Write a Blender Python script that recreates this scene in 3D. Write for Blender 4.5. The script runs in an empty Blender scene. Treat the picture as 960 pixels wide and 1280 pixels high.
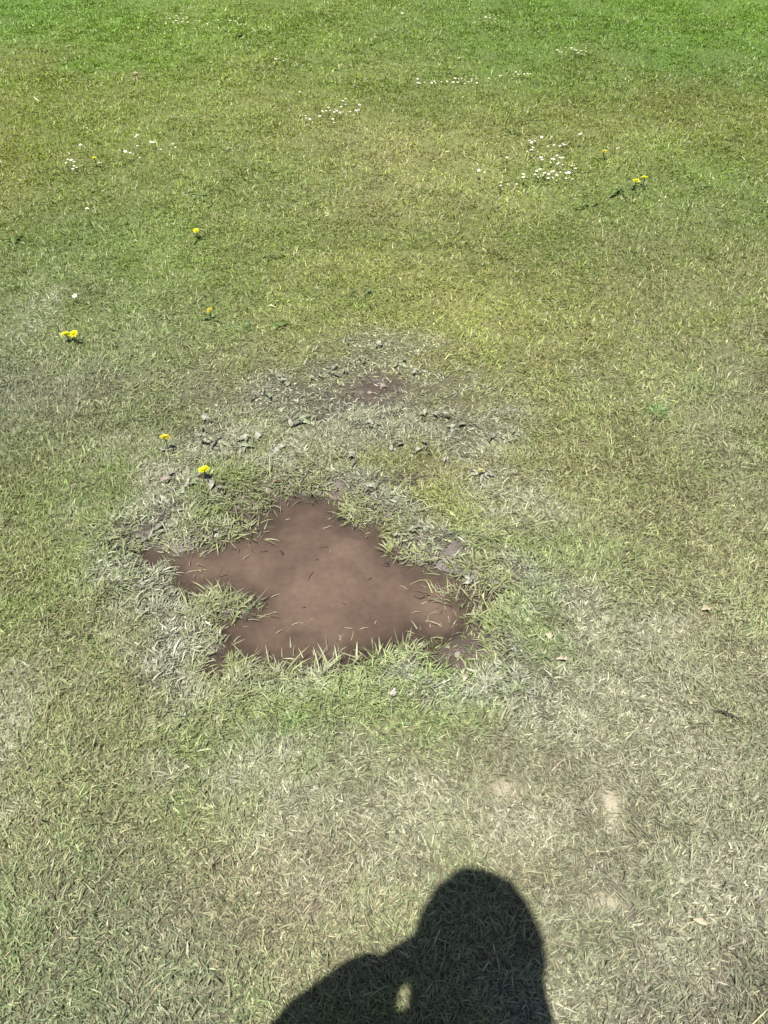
import bpy, math
import numpy as np
from mathutils import Vector, Matrix

# ------------------------------------------------------------------ camera, sky, sun, exposure
scene = bpy.context.scene
col = scene.collection
CAM_H = 1.30
PITCH = math.radians(44.0)          # below the horizon
FPX = 967.0                         # focal length in pixels of the 960 x 1280 photograph
cam_d = bpy.data.cameras.new('camera')
cam = bpy.data.objects.new('camera', cam_d)
col.objects.link(cam)
cam.location = (0, 0, CAM_H)
cam.rotation_euler = (math.pi / 2 - PITCH, 0, 0)
cam_d.sensor_fit = 'VERTICAL'
cam_d.sensor_height = 24.0
cam_d.lens = 24.0 * FPX / 1280.0
cam_d.clip_start = 0.01
cam_d.clip_end = 2000
scene.camera = cam


def G(px, py, z=0.0):
    """pixel -> point on the ground plane (a direction followed down to the lawn)"""
    dx = (px - 480) / FPX
    dy = (640 - py) / FPX
    c, s = math.cos(PITCH), math.sin(PITCH)
    d = np.array([dx, c + dy * s, -s + dy * c])
    t = (z - CAM_H) / d[2]
    return np.array([0, 0, CAM_H]) + d * t


ANTI = G(622, 1150)                 # where the lens' own shadow falls
SUN = np.array([0, 0, CAM_H]) - ANTI
SUN /= np.linalg.norm(SUN)
SUN_EL = math.asin(SUN[2])
SUN_AZ = math.atan2(SUN[0], SUN[1])     # clockwise from +Y

w = bpy.data.worlds.new('World')
scene.world = w
w.use_nodes = True
nt = w.node_tree
sky = nt.nodes.new('ShaderNodeTexSky')
sky.sky_type = 'NISHITA'
sky.sun_disc = False
sky.sun_elevation = SUN_EL
sky.sun_rotation = SUN_AZ
bg = nt.nodes['Background']
bg.inputs['Strength'].default_value = 0.05
nt.links.new(sky.outputs[0], bg.inputs[0])
sl = bpy.data.lights.new('sun', 'SUN')
sl.energy = 5.0
sl.angle = math.radians(0.53)
sl.color = (1.0, 0.955, 0.88)
so = bpy.data.objects.new('sun', sl)
col.objects.link(so)
so.location = (0, -3, 6)
so.rotation_euler = Vector(-SUN).to_track_quat('-Z', 'Y').to_euler()
scene.view_settings.view_transform = 'Standard'
scene.view_settings.look = 'None'
scene.view_settings.gamma = 1.0
scene.view_settings.use_curve_mapping = False
scene.view_settings.exposure = 0.92
scene.render.engine = 'CYCLES'
scene.cycles.max_bounces = 6

rng = np.random.default_rng(7)
WATER = -0.016


# ------------------------------------------------------------------ helpers: noise, materials, meshes
def _hash(ix, iy, seed):
    h = (ix.astype(np.int64) * 374761393 + iy.astype(np.int64) * 668265263 + seed * 974634533) & 0xffffffff
    h = ((h ^ (h >> 13)) * 1274126177) & 0xffffffff
    h = h ^ (h >> 16)
    return (h & 0xffff) / 65535.0


def noise(x, y, seed=0):
    ix, iy = np.floor(x), np.floor(y)
    fx, fy = x - ix, y - iy
    fx = fx * fx * (3 - 2 * fx)
    fy = fy * fy * (3 - 2 * fy)
    a = _hash(ix, iy, seed); b = _hash(ix + 1, iy, seed)
    c = _hash(ix, iy + 1, seed); d = _hash(ix + 1, iy + 1, seed)
    return ((a + (b - a) * fx) * (1 - fy) + (c + (d - c) * fx) * fy) * 2 - 1


def fbm(x, y, seed=0, o=3):
    v = 0; a = 1.0; t = 0
    for i in range(o):
        v = v + a * noise(x * 2 ** i + 17.3 * i, y * 2 ** i - 9.1 * i, seed + i)
        t += a; a *= 0.5
    return v / t


def sstep(a, b, x):
    t = np.clip((x - a) / (b - a), 0, 1)
    return t * t * (3 - 2 * t)


def lin(c):
    c = np.asarray(c, float) / 255.0
    return np.where(c <= 0.04045, c / 12.92, ((c + 0.055) / 1.055) ** 2.4)


def tag(o, label=None, cat=None, group=None, kind=None):
    if label: o['label'] = label
    if cat: o['category'] = cat
    if group: o['group'] = group
    if kind: o['kind'] = kind
    return o


def new_mat(name):
    m = bpy.data.materials.new(name)
    m.use_nodes = True
    return m, m.node_tree.nodes, m.node_tree.links, m.node_tree.nodes['Principled BSDF']


def simple_mat(name, rgb, rough=0.6, var=0.25, scale=40, bump=0.0, spec=0.4, transl=0.0):
    m, n, l, p = new_mat(name)
    tc = n.new('ShaderNodeTexCoord')
    nz = n.new('ShaderNodeTexNoise'); nz.inputs['Scale'].default_value = scale; nz.inputs['Detail'].default_value = 4
    l.new(tc.outputs['Object'], nz.inputs['Vector'])
    r = n.new('ShaderNodeValToRGB')
    r.color_ramp.elements[0].position = 0.3; r.color_ramp.elements[1].position = 0.7
    r.color_ramp.elements[0].color = (*[c * (1 - var) for c in rgb], 1)
    r.color_ramp.elements[1].color = (*[min(1, c * (1 + var)) for c in rgb], 1)
    l.new(nz.outputs['Fac'], r.inputs['Fac']); l.new(r.outputs['Color'], p.inputs['Base Color'])
    p.inputs['Roughness'].default_value = rough
    p.inputs['Specular IOR Level'].default_value = spec
    if bump:
        b = n.new('ShaderNodeBump'); b.inputs['Strength'].default_value = bump; b.inputs['Distance'].default_value = 0.003
        l.new(nz.outputs['Fac'], b.inputs['Height']); l.new(b.outputs['Normal'], p.inputs['Normal'])
    if transl:
        tr = n.new('ShaderNodeBsdfTranslucent'); l.new(r.outputs['Color'], tr.inputs['Color'])
        mx = n.new('ShaderNodeMixShader'); mx.inputs[0].default_value = transl
        l.new(p.outputs[0], mx.inputs[1]); l.new(tr.outputs[0], mx.inputs[2])
        l.new(mx.outputs[0], n['Material Output'].inputs['Surface'])
    return m


def np_mesh(name, verts, tris, smooth=True):
    me = bpy.data.meshes.new(name)
    nv, nf = len(verts), len(tris)
    k = tris.shape[1]
    me.vertices.add(nv)
    me.vertices.foreach_set('co', np.ascontiguousarray(verts, np.float32).ravel())
    me.loops.add(nf * k)
    me.loops.foreach_set('vertex_index', np.ascontiguousarray(tris, np.int32).ravel())
    me.polygons.add(nf)
    me.polygons.foreach_set('loop_start', np.arange(0, nf * k, k, dtype=np.int32))
    me.update(calc_edges=True)
    if smooth:
        me.polygons.foreach_set('use_smooth', np.ones(nf, bool))
    return me


def obj(name, me, mat=None, parent=None):
    o = bpy.data.objects.new(name, me)
    col.objects.link(o)
    if mat is not None:
        if not me.materials: me.materials.append(mat)
    if parent is not None: o.parent = parent
    return o


def empty(name, loc, rz=0):
    o = bpy.data.objects.new(name, None)
    col.objects.link(o)
    o.empty_display_size = 0.02
    o.location = loc; o.rotation_euler = (0, 0, rz)
    return o


# ------------------------------------------------------------------ puddle outline and the shape of the ground
PUD_PX = [(206, 705), (188, 702), (176, 697), (178, 689), (196, 690), (215, 694), (238, 690), (259, 684), (285, 677), (304, 668),
          (314, 660), (300, 655), (289, 648), (292, 638), (305, 640), (320, 648), (334, 645), (345, 626), (372, 621), (398, 619),
          (424, 625), (432, 634), (418, 640), (428, 655), (445, 657), (475, 657), (476, 672), (487, 690), (517, 704), (546, 712),
          (574, 722), (597, 732), (617, 741), (610, 755), (593, 777), (591, 794), (601, 812), (605, 827), (581, 843), (548, 833),
          (543, 809), (527, 803), (505, 808), (478, 816), (452, 827), (420, 831), (384, 829), (355, 835), (327, 837), (306, 830),
          (292, 818), (274, 812), (266, 838), (274, 848), (282, 828), (284, 806), (279, 775), (292, 771), (304, 769), (317, 767),
          (319, 755), (307, 752), (296, 752), (285, 745), (265, 742), (245, 745), (232, 746), (217, 728), (220, 712)]
PUD = np.array([G(x, y, WATER)[:2] for x, y in PUD_PX])
PB = (PUD[:, 0].min() - 0.3, PUD[:, 0].max() + 0.3, PUD[:, 1].min() - 0.3, PUD[:, 1].max() + 0.3)


def poly_sdf(x, y, poly):
    d = np.full(x.shape, 1e9); ins = np.zeros(x.shape, bool)
    n = len(poly)
    for i in range(n):
        ax, ay = poly[i]; bx, by = poly[(i + 1) % n]
        ex, ey = bx - ax, by - ay
        t = np.clip(((x - ax) * ex + (y - ay) * ey) / (ex * ex + ey * ey), 0, 1)
        d = np.minimum(d, np.hypot(x - ax - t * ex, y - ay - t * ey))
        c = ((ay > y) != (by > y)) & (x < (bx - ax) * (y - ay) / (by - ay + 1e-12) + ax)
        ins ^= c
    return np.where(ins, -d, d)


def puddle_d(x, y):
    """signed distance to the puddle's edge, roughened; large far away"""
    out = np.full(x.shape, 1.0)
    m = (x > PB[0]) & (x < PB[1]) & (y > PB[2]) & (y < PB[3])
    if m.any():
        xs, ys = x[m], y[m]
        out[m] = poly_sdf(xs, ys, PUD) - 0.020 + 0.014 * fbm(xs * 28, ys * 28, 31)
    return out


def ell(x, y, px, py, rx, ry):
    """smooth spot on the lawn: centre and half sizes measured in photograph pixels, turned to metres"""
    c = G(px, py); ex = G(px + rx, py); e1 = G(px, py - ry); e2 = G(px, py + ry)
    wx = abs(ex[0] - c[0]); wy = abs(e1[1] - e2[1]) / 2
    return np.exp(-(((x - c[0]) / wx) ** 2 + ((y - (e1[1] + e2[1]) / 2) / wy) ** 2))


# wet mud seen between the blades, (px, py, rx, ry, strength)
WETSOIL = [(185, 694, 16, 8, 1.2), (222, 776, 20, 9, 1.1), (272, 826, 9, 15, 1.3), (515, 603, 30, 12, .95), (474, 487, 42, 20, .92),
           (568, 690, 22, 10, .85), (510, 682, 26, 9, 1.2), (345, 852, 28, 8, .8), (545, 652, 16, 8, .5), (420, 668, 14, 8, .6),
           (395, 520, 16, 9, .5), (430, 610, 26, 10, .7), (600, 800, 14, 24, .7), (240, 640, 30, 9, .5), (440, 838, 40, 8, .7),
           (590, 745, 25, 12, .8), (358, 612, 30, 8, .7)]
# pale dry earth worn through the turf
DRYSOIL = [(766, 1008, 15, 36, 1.4), (757, 1126, 36, 13, 1.3), (628, 985, 34, 20, 1.0), (735, 922, 34, 9, 0.24), (905, 925, 40, 28, 0.24), (935, 860, 30, 22, 0.24), (800, 990, 26, 16, 0.36),
           (540, 1030, 45, 22, 0.3), (430, 1110, 60, 30, 0.27), (600, 1075, 80, 22, 0.3), (870, 1150, 22, 9, 0.36), (300, 1015, 22, 18, 0.36), (215, 1150, 18, 14, 0.33), (380, 1050, 30, 20, 0.21),
           (395, 1275, 16, 16, 0.36), (900, 1090, 30, 20, 0.24), (150, 940, 30, 18, 0.27), (120, 1010, 12, 18, 0.24), (230, 1060, 20, 14, 0.21), (660, 985, 26, 14, 0.3), (715, 870, 30, 12, 0.18),
           (700, 1060, 50, 30, 0.24), (920, 1000, 40, 25, 0.24)]


def spots(x, y, lst):
    v = np.zeros(x.shape)
    for s in lst:
        v = np.maximum(v, s[4] * ell(x, y, *s[:4]))
    return v


def poached(x, y, d=None):
    """how much the turf is trodden to mud: a ring around the water and the stretch behind it"""
    d = puddle_d(x, y) if d is None else d
    ring = np.exp(-((np.maximum(d, 0) - .06) / .09) ** 2) * (d < .6)
    return np.clip(np.maximum(ring, .9 * ell(x, y, 440, 515, 190, 85)), 0, 1)


def ground_z(x, y):
    base = 0.004 + 0.010 * fbm(x * 1.6, y * 1.6, 3) + 0.0045 * fbm(x * 11, y * 11, 5) + 0.0018 * fbm(x * 55, y * 55, 8)
    d = puddle_d(x, y)
    inside = WATER - 0.010 - 0.026 * sstep(0.01, 0.15, -d) + 0.007 * fbm(x * 16, y * 16, 12)
    # shallow bar of wet mud and half drowned tuft
    bar = np.maximum(ell(x, y, 572, 806, 22, 26), np.maximum(0.75 * ell(x, y, 565, 745, 20, 10), 0.6 * ell(x, y, 365, 785, 22, 12)))
    inside = inside + 0.0235 * bar
    t = sstep(-0.055, 0.060, d)
    z = inside + (np.maximum(base, WATER + 0.010) - inside) * t
    z = z - 0.009 * np.clip(spots(x, y, WETSOIL), 0, 1) * (d > 0) * t
    # trodden, poached turf around the water: lumps and pits
    ring = np.exp(-((d - .09) / .13) ** 2) * (d > 0)
    ring = np.maximum(ring, .8 * ell(x, y, 440, 520, 190, 85))
    z = z + t * ring * (.012 * fbm(x * 17, y * 17, 183, 2) + .006 * fbm(x * 45, y * 45, 187, 2))
    # puddle rim raised by tussocks
    z = z + 0.010 * np.exp(-((d - 0.085) / 0.05) ** 2) * (0.5 + 0.5 * noise(x * 9, y * 9, 77))
    return z


# ---- the lawn's own colours, read off the photograph as places on the ground
PAL = [(50, 40, 105, 137, 52), (190, 45, 119, 154, 56), (330, 30, 121, 137, 57), (450, 40, 119, 136, 60), (560, 30, 105, 133, 56), (680, 50, 106, 138, 52),
       (800, 45, 103, 134, 46), (940, 25, 111, 143, 46), (930, 90, 92, 118, 52), (20, 120, 127, 115, 61), (150, 140, 118, 153, 65), (300, 130, 145, 145, 81),
       (420, 110, 122, 133, 68), (600, 110, 115, 136, 65), (760, 120, 127, 123, 60), (900, 160, 123, 133, 62), (60, 220, 139, 137, 67), (220, 220, 109, 131, 65),
       (400, 210, 125, 129, 80), (600, 200, 169, 162, 107), (720, 210, 120, 146, 68), (860, 250, 108, 131, 67), (300, 300, 152, 162, 92), (600, 300, 111, 116, 68),
       (740, 300, 120, 136, 67), (920, 320, 112, 116, 68), (60, 300, 108, 128, 73), (160, 360, 117, 151, 68), (30, 400, 119, 118, 86), (320, 370, 113, 121, 71),
       (400, 330, 104, 122, 62), (480, 390, 163, 165, 103), (550, 385, 169, 172, 97), (630, 450, 141, 146, 84), (720, 400, 117, 120, 77), (860, 380, 146, 147, 103),
       (800, 520, 145, 159, 101), (760, 580, 157, 162, 113), (930, 500, 126, 129, 103), (130, 470, 147, 153, 112), (50, 520, 115, 120, 108), (60, 640, 125, 131, 84),
       (130, 660, 124, 142, 86), (40, 780, 150, 157, 111), (100, 880, 151, 159, 117), (240, 450, 139, 144, 101), (480, 560, 126, 129, 91), (600, 660, 166, 172, 100),
       (680, 640, 133, 130, 106), (720, 720, 140, 160, 103), (900, 640, 134, 134, 108), (840, 700, 166, 172, 121), (620, 780, 142, 170, 96), (700, 800, 133, 142, 123),
       (800, 800, 135, 135, 111), (930, 860, 170, 170, 142), (480, 900, 158, 171, 123), (300, 920, 135, 159, 98), (180, 800, 133, 134, 106), (600, 900, 133, 134, 108),
       (760, 940, 137, 137, 115), (640, 1000, 153, 149, 129), (520, 1050, 163, 162, 146), (850, 1050, 149, 147, 133), (900, 1200, 129, 129, 113), (780, 1230, 135, 134, 121),
       (940, 960, 136, 137, 120), (100, 1000, 154, 153, 123), (60, 1150, 135, 145, 113), (200, 1220, 137, 143, 119), (320, 1080, 164, 163, 131), (440, 1110, 156, 154, 130),
       (400, 980, 140, 139, 121), (480, 1240, 146, 150, 114), (620, 1180, 146, 150, 114)]
PALXY = np.array([G(p[0], p[1])[:2] for p in PAL])
PALC = np.array([lin(p[2:]) for p in PAL])
PALD = np.hypot(PALXY[:, 0], PALXY[:, 1]) * 0.085 + 0.03

# grass coated with dried silt, (px, py, rx, ry, strength)
SILT = [(450, 515, 200, 85, .66), (190, 690, 60, 110, .7), (640, 620, 70, 60, .6), (780, 890, 190, 110, .55), (640, 1030, 120, 50, .5), (200, 655, 34, 36, 1.0), (205, 600, 40, 24, .9), (275, 553, 60, 26, .95), (330, 580, 50, 20, .6), (345, 490, 60, 36, .75), (480, 435, 70, 20, .95),
        (420, 462, 50, 22, .8), (590, 550, 70, 42, .7), (655, 640, 60, 40, .7), (190, 740, 46, 50, .7), (238, 805, 52, 30, 1.0), (400, 838, 70, 15, .6),
        (30, 400, 55, 50, .42), (150, 560, 60, 40, .4), (800, 870, 140, 70, .5), (620, 870, 120, 50, .35), (880, 1100, 120, 120, .5), (490, 560, 110, 60, .4),
        (860, 740, 60, 40, .35), (900, 560, 60, 60, .3), (300, 620, 50, 18, .5), (560, 665, 40, 25, .4), (100, 640, 50, 50, .25), (210, 970, 60, 40, .35),
        (650, 520, 50, 30, .35), (740, 480, 50, 30, .25), (330, 640, 20, 10, .8), (410, 643, 20, 8, 1.0), (585, 716, 30, 12, .6), (520, 480, 60, 30, .5), (260, 500, 50, 40, .35)]


def silt_at(x, y):
    v = spots(x, y, SILT)
    d = puddle_d(x, y)
    v = np.maximum(v, .5 * sstep(.05, .6, fbm(x * 4.2, y * 4.2, 171, 3)) * sstep(1.9, 1.2, y))
    v = np.maximum(v, .46 * np.exp(-((d - .05) / .075) ** 2))
    rag = .8 * fbm(x * 9, y * 9, 53, 4) + .5 * fbm(x * 34, y * 34, 57, 2)
    return np.clip(sstep(.0, .78, v + .40 * rag * sstep(.03, .35, v)), 0, 1)


def lawn_colour(x, y):
    D = np.hypot(x, y)
    x, y = (x + .10 * D * fbm(x * 2.3, y * 2.3, 131, 4) + .035 * D * fbm(x * 19, y * 19, 137, 2),
            y + .16 * D * fbm(x * 2.3 + 40, y * 2.3, 139, 4) + .05 * D * fbm(x * 19 + 7, y * 19, 149, 2))
    wsum = np.zeros(x.shape); c = np.zeros(x.shape + (3,))
    for q, k, s in zip(PALXY, PALC, PALD):
        ww = np.exp(-((x - q[0]) ** 2 + (y - q[1]) ** 2) / (2 * (s * 1.25) ** 2)) + 1e-6 / ((x - q[0]) ** 2 + (y - q[1]) ** 2 + .05)
        wsum += ww; c += ww[..., None] * k
    return c / wsum[..., None]


# ------------------------------------------------------------------ materials
def attr_node(n, name):
    a = n.new('ShaderNodeAttribute'); a.attribute_name = name
    return a


def make_grass_mat():
    m, n, l, p = new_mat('grass_blade')
    a = attr_node(n, 'blade_colour')
    l.new(a.outputs['Color'], p.inputs['Base Color'])
    p.inputs['Roughness'].default_value = 0.46
    p.inputs['Specular IOR Level'].default_value = 0.4
    tr = n.new('ShaderNodeBsdfTranslucent')
    hs = n.new('ShaderNodeHueSaturation'); hs.inputs['Saturation'].default_value = 1.15; hs.inputs['Value'].default_value = 1.2
    l.new(a.outputs['Color'], hs.inputs['Color']); l.new(hs.outputs[0], tr.inputs['Color'])
    mx = n.new('ShaderNodeMixShader'); mx.inputs[0].default_value = 0.22
    l.new(p.outputs[0], mx.inputs[1]); l.new(tr.outputs[0], mx.inputs[2])
    l.new(mx.outputs[0], n['Material Output'].inputs['Surface'])
    return m


def make_ground_mat():
    m, n, l, p = new_mat('turf_soil')
    geo = n.new('ShaderNodeNewGeometry')
    a = attr_node(n, 'soil_colour')
    nz = n.new('ShaderNodeTexNoise'); nz.inputs['Scale'].default_value = 260; nz.inputs['Detail'].default_value = 5
    l.new(geo.outputs['Position'], nz.inputs['Vector'])
    nz2 = n.new('ShaderNodeTexNoise'); nz2.inputs['Scale'].default_value = 45; nz2.inputs['Detail'].default_value = 3
    l.new(geo.outputs['Position'], nz2.inputs['Vector'])
    mr = n.new('ShaderNodeMapRange'); mr.inputs[1].default_value = .25; mr.inputs[2].default_value = .75; mr.inputs[3].default_value = .7; mr.inputs[4].default_value = 1.3
    l.new(nz.outputs['Fac'], mr.inputs[0])
    mr2 = n.new('ShaderNodeMapRange'); mr2.inputs[1].default_value = .3; mr2.inputs[2].default_value = .7; mr2.inputs[3].default_value = .8; mr2.inputs[4].default_value = 1.2
    l.new(nz2.outputs['Fac'], mr2.inputs[0])
    mu = n.new('ShaderNodeMath'); mu.operation = 'MULTIPLY'
    l.new(mr.outputs[0], mu.inputs[0]); l.new(mr2.outputs[0], mu.inputs[1])
    sc = n.new('ShaderNodeVectorMath'); sc.operation = 'SCALE'
    l.new(a.outputs['Color'], sc.inputs[0]); l.new(mu.outputs[0], sc.inputs['Scale'])
    l.new(sc.outputs[0], p.inputs['Base Color'])
    wt = attr_node(n, 'wetness')
    rr = n.new('ShaderNodeMapRange'); rr.inputs[3].default_value = 0.85; rr.inputs[4].default_value = 0.32
    l.new(wt.outputs['Fac'], rr.inputs[0]); l.new(rr.outputs[0], p.inputs['Roughness'])
    b = n.new('ShaderNodeBump'); b.inputs['Strength'].default_value = 0.8; b.inputs['Distance'].default_value = 0.003
    l.new(nz.outputs['Fac'], b.inputs['Height']); l.new(b.outputs['Normal'], p.inputs['Normal'])
    return m


def make_water_mat():
    m, n, l, p = new_mat('muddy_water')
    geo = n.new('ShaderNodeNewGeometry')
    n1 = n.new('ShaderNodeTexNoise'); n1.inputs['Scale'].default_value = 5.5; n1.inputs['Detail'].default_value = 4; n1.inputs['Distortion'].default_value = .6
    n2 = n.new('ShaderNodeTexNoise'); n2.inputs['Scale'].default_value = 60; n2.inputs['Detail'].default_value = 5
    for q in (n1, n2): l.new(geo.outputs['Position'], q.inputs['Vector'])
    r = n.new('ShaderNodeValToRGB')
    r.color_ramp.elements[0].position = .34; r.color_ramp.elements[0].color = (0.079, 0.055, 0.041, 1)
    r.color_ramp.elements[1].position = .68; r.color_ramp.elements[1].color = (0.122, 0.086, 0.064, 1)
    l.new(n1.outputs['Fac'], r.inputs['Fac'])
    mr = n.new('ShaderNodeMapRange'); mr.inputs[1].default_value = .3; mr.inputs[2].default_value = .7; mr.inputs[3].default_value = .9; mr.inputs[4].default_value = 1.1
    l.new(n2.outputs['Fac'], mr.inputs[0])
    sc = n.new('ShaderNodeVectorMath'); sc.operation = 'SCALE'
    l.new(r.outputs['Color'], sc.inputs[0]); l.new(mr.outputs[0], sc.inputs['Scale'])
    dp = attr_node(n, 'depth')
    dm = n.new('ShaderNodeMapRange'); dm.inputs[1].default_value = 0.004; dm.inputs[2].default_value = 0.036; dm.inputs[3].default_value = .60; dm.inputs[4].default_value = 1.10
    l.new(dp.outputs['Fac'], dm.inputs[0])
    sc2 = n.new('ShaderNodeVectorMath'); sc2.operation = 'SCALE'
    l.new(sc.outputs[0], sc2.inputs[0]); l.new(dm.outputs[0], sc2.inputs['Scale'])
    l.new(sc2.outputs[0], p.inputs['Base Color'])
    p.inputs['Roughness'].default_value = 0.07
    p.inputs['IOR'].default_value = 1.33
    # turbid: clear film where it is shallow, opaque with suspended silt where it is deep
    al = n.new('ShaderNodeMapRange'); al.inputs[1].default_value = 0.0; al.inputs[2].default_value = 0.022; al.inputs[3].default_value = .35; al.inputs[4].default_value = .97
    l.new(dp.outputs['Fac'], al.inputs[0])
    tr = n.new('ShaderNodeBsdfTransparent')
    gl = n.new('ShaderNodeBsdfGlossy'); gl.inputs['Roughness'].default_value = .06
    fr = n.new('ShaderNodeFresnel'); fr.inputs['IOR'].default_value = 1.33
    surf = n.new('ShaderNodeMixShader'); l.new(fr.outputs[0], surf.inputs[0]); l.new(tr.outputs[0], surf.inputs[1]); l.new(gl.outputs[0], surf.inputs[2])
    mx = n.new('ShaderNodeMixShader'); l.new(al.outputs[0], mx.inputs[0]); l.new(surf.outputs[0], mx.inputs[1]); l.new(p.outputs[0], mx.inputs[2])
    l.new(mx.outputs[0], n['Material Output'].inputs['Surface'])
    b = n.new('ShaderNodeBump'); b.inputs['Strength'].default_value = 0.12; b.inputs['Distance'].default_value = 0.002
    l.new(n1.outputs['Fac'], b.inputs['Height'])
    for q in (p, gl, fr): l.new(b.outputs['Normal'], q.inputs['Normal'])
    return m


M_GRASS = make_grass_mat()
M_GROUND = make_ground_mat()
M_WATER = make_water_mat()
KA = 0.84                      # picture tone of the lawn -> reflectance of the blades


# ------------------------------------------------------------------ ground: one sheet to the horizon
def graded(lo, hi, step, far, grow=1.22):
    a = list(np.arange(lo, hi + step * .5, step))
    s = step; v = a[-1]; up = []
    while v < far:
        s *= grow; v += s; up.append(v)
    s = step; v = a[0]; dn = []
    while v > -far:
        s *= grow; v -= s; dn.append(v)
    return np.array(dn[::-1] + a + up)


gx = graded(-0.95, 0.95, 0.0085, 400)
gy = graded(0.15, 2.05, 0.0085, 400)
X, Y = np.meshgrid(gx, gy)
xf, yf = X.ravel(), Y.ravel()
zf = ground_z(xf, yf)
nx, ny = len(gx), len(gy)
i0 = (np.arange(ny - 1)[:, None] * nx + np.arange(nx - 1)[None]).ravel()
quads = np.stack([i0, i0 + 1, i0 + nx + 1, i0 + nx], 1)
gm = np_mesh('ground', np.stack([xf, yf, zf], 1), quads)
dd = puddle_d(xf, yf)
lc = lawn_colour(xf, yf)
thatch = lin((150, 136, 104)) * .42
wetc = np.array([0.066, 0.050, 0.037])
dryc = lin((186, 178, 152)) * .54
wet = np.clip(np.maximum(1 - sstep(0.0, 0.07, dd), spots(xf, yf, WETSOIL)), 0, 1)
dry = np.clip(spots(xf, yf, DRYSOIL), 0, 1) ** 1.5 * (1 - wet)
fr_ = sstep(1.5, 2.6, np.hypot(xf, yf))[:, None]
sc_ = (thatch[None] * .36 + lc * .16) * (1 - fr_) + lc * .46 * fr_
sc_ = sc_ + (dryc - sc_) * dry[:, None]
sl_ = silt_at(xf, yf)[:, None]
sc_ = sc_ + (np.array([.046, .038, .030]) - sc_) * .9 * sl_ * poached(xf, yf, dd)[:, None]
sc_ = sc_ + (wetc - sc_) * sstep(.15, .7, wet)[:, None]
fld = np.hypot(xf, yf - 3) > 9
sc_[fld] = lc[fld] * .5
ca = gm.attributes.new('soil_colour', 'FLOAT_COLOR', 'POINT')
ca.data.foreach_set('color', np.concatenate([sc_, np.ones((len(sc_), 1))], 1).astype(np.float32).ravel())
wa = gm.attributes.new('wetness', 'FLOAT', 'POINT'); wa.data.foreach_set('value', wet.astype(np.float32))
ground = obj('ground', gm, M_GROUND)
tag(ground, 'worn lawn soil with wet mud around the puddle and pale bare patches', 'ground', kind='structure')

# ------------------------------------------------------------------ the puddle's water
wx = np.arange(PB[0] + .2, PB[1] - .2, 0.007); wy = np.arange(PB[2] + .2, PB[3] - .2, 0.007)
WX, WY = np.meshgrid(wx, wy)
wxf, wyf = WX.ravel(), WY.ravel()
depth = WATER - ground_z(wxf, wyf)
nx2 = len(wx); ny2 = len(wy)
i0 = (np.arange(ny2 - 1)[:, None] * nx2 + np.arange(nx2 - 1)[None]).ravel()
quads = np.stack([i0, i0 + 1, i0 + nx2 + 1, i0 + nx2], 1)
near_pud = puddle_d(wxf, wyf) < 0.06
keep = ((depth > -0.005) & near_pud)[quads].any(1)
quads = quads[keep]
used, inv = np.unique(quads, return_inverse=True)
wm = np_mesh('puddle_water', np.stack([wxf, wyf, np.full(len(wxf), WATER)], 1)[used], inv.reshape(-1, 4))
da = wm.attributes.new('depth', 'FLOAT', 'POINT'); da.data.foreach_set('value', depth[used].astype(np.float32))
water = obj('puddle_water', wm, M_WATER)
tag(water, 'shallow puddle of still brown muddy water in the lawn', 'puddle', kind='structure')


# ------------------------------------------------------------------ grass blades, each one real
def blades(x, y, L, wid, az, lean, bend, roll, colr, seg, z=None, clampz=True):
    """strips that rise from (x, y), lean over and droop; seg segments, pointed tip"""
    n = len(x)
    if z is None: z = ground_z(x, y) - 0.004
    ca_, sa_ = np.cos(az), np.sin(az)
    prof = {3: [.75, 1.0, .72], 2: [.8, .9]}[seg]
    V = np.empty((n, seg * 2 + 1, 3), np.float32)
    hx = np.zeros(n); hz = np.zeros(n)
    side = np.stack([-sa_ * np.cos(roll), ca_ * np.cos(roll), np.sin(roll)], 1)
    gz = z + 0.0045
    for k in range(seg + 1):
        px_ = x + ca_ * hx; py_ = y + sa_ * hx; pz = z + hz
        if clampz and k > 0: pz = np.maximum(pz, gz + 0.0015 * k)
        P = np.stack([px_, py_, pz], 1)
        if k < seg:
            hw = (wid * .5 * prof[k])[:, None]
            V[:, k * 2] = P - side * hw; V[:, k * 2 + 1] = P + side * hw
            th = lean + bend * (k / max(1, seg - 1))
            hx = hx + np.sin(th) * L / seg; hz = hz + np.cos(th) * L / seg
        else:
            V[:, seg * 2] = P
    nv = seg * 2 + 1
    t = []
    for k in range(seg - 1):
        a = k * 2
        t += [(a, a + 1, a + 3), (a, a + 3, a + 2)]
    a = (seg - 1) * 2
    t.append((a, a + 1, a + 2))
    T = (np.arange(n)[:, None, None] * nv + np.array(t)[None]).reshape(-1, 3)
    C = np.repeat(colr[:, None, :], nv, 1).reshape(-1, 3)
    return V.reshape(-1, 3), T, C


def grass_object(name, parts):
    off = 0; VV = []; TT = []; CC = []
    for V, T, C in parts:
        VV.append(V); TT.append(T + off); CC.append(C); off += len(V)
    me = np_mesh(name, np.concatenate(VV), np.concatenate(TT))
    C = np.concatenate(CC)
    at = me.attributes.new('blade_colour', 'FLOAT_COLOR', 'POINT')
    at.data.foreach_set('color', np.concatenate([C, np.ones((len(C), 1))], 1).astype(np.float32).ravel())
    me.materials.append(M_GRASS)
    return me


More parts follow.
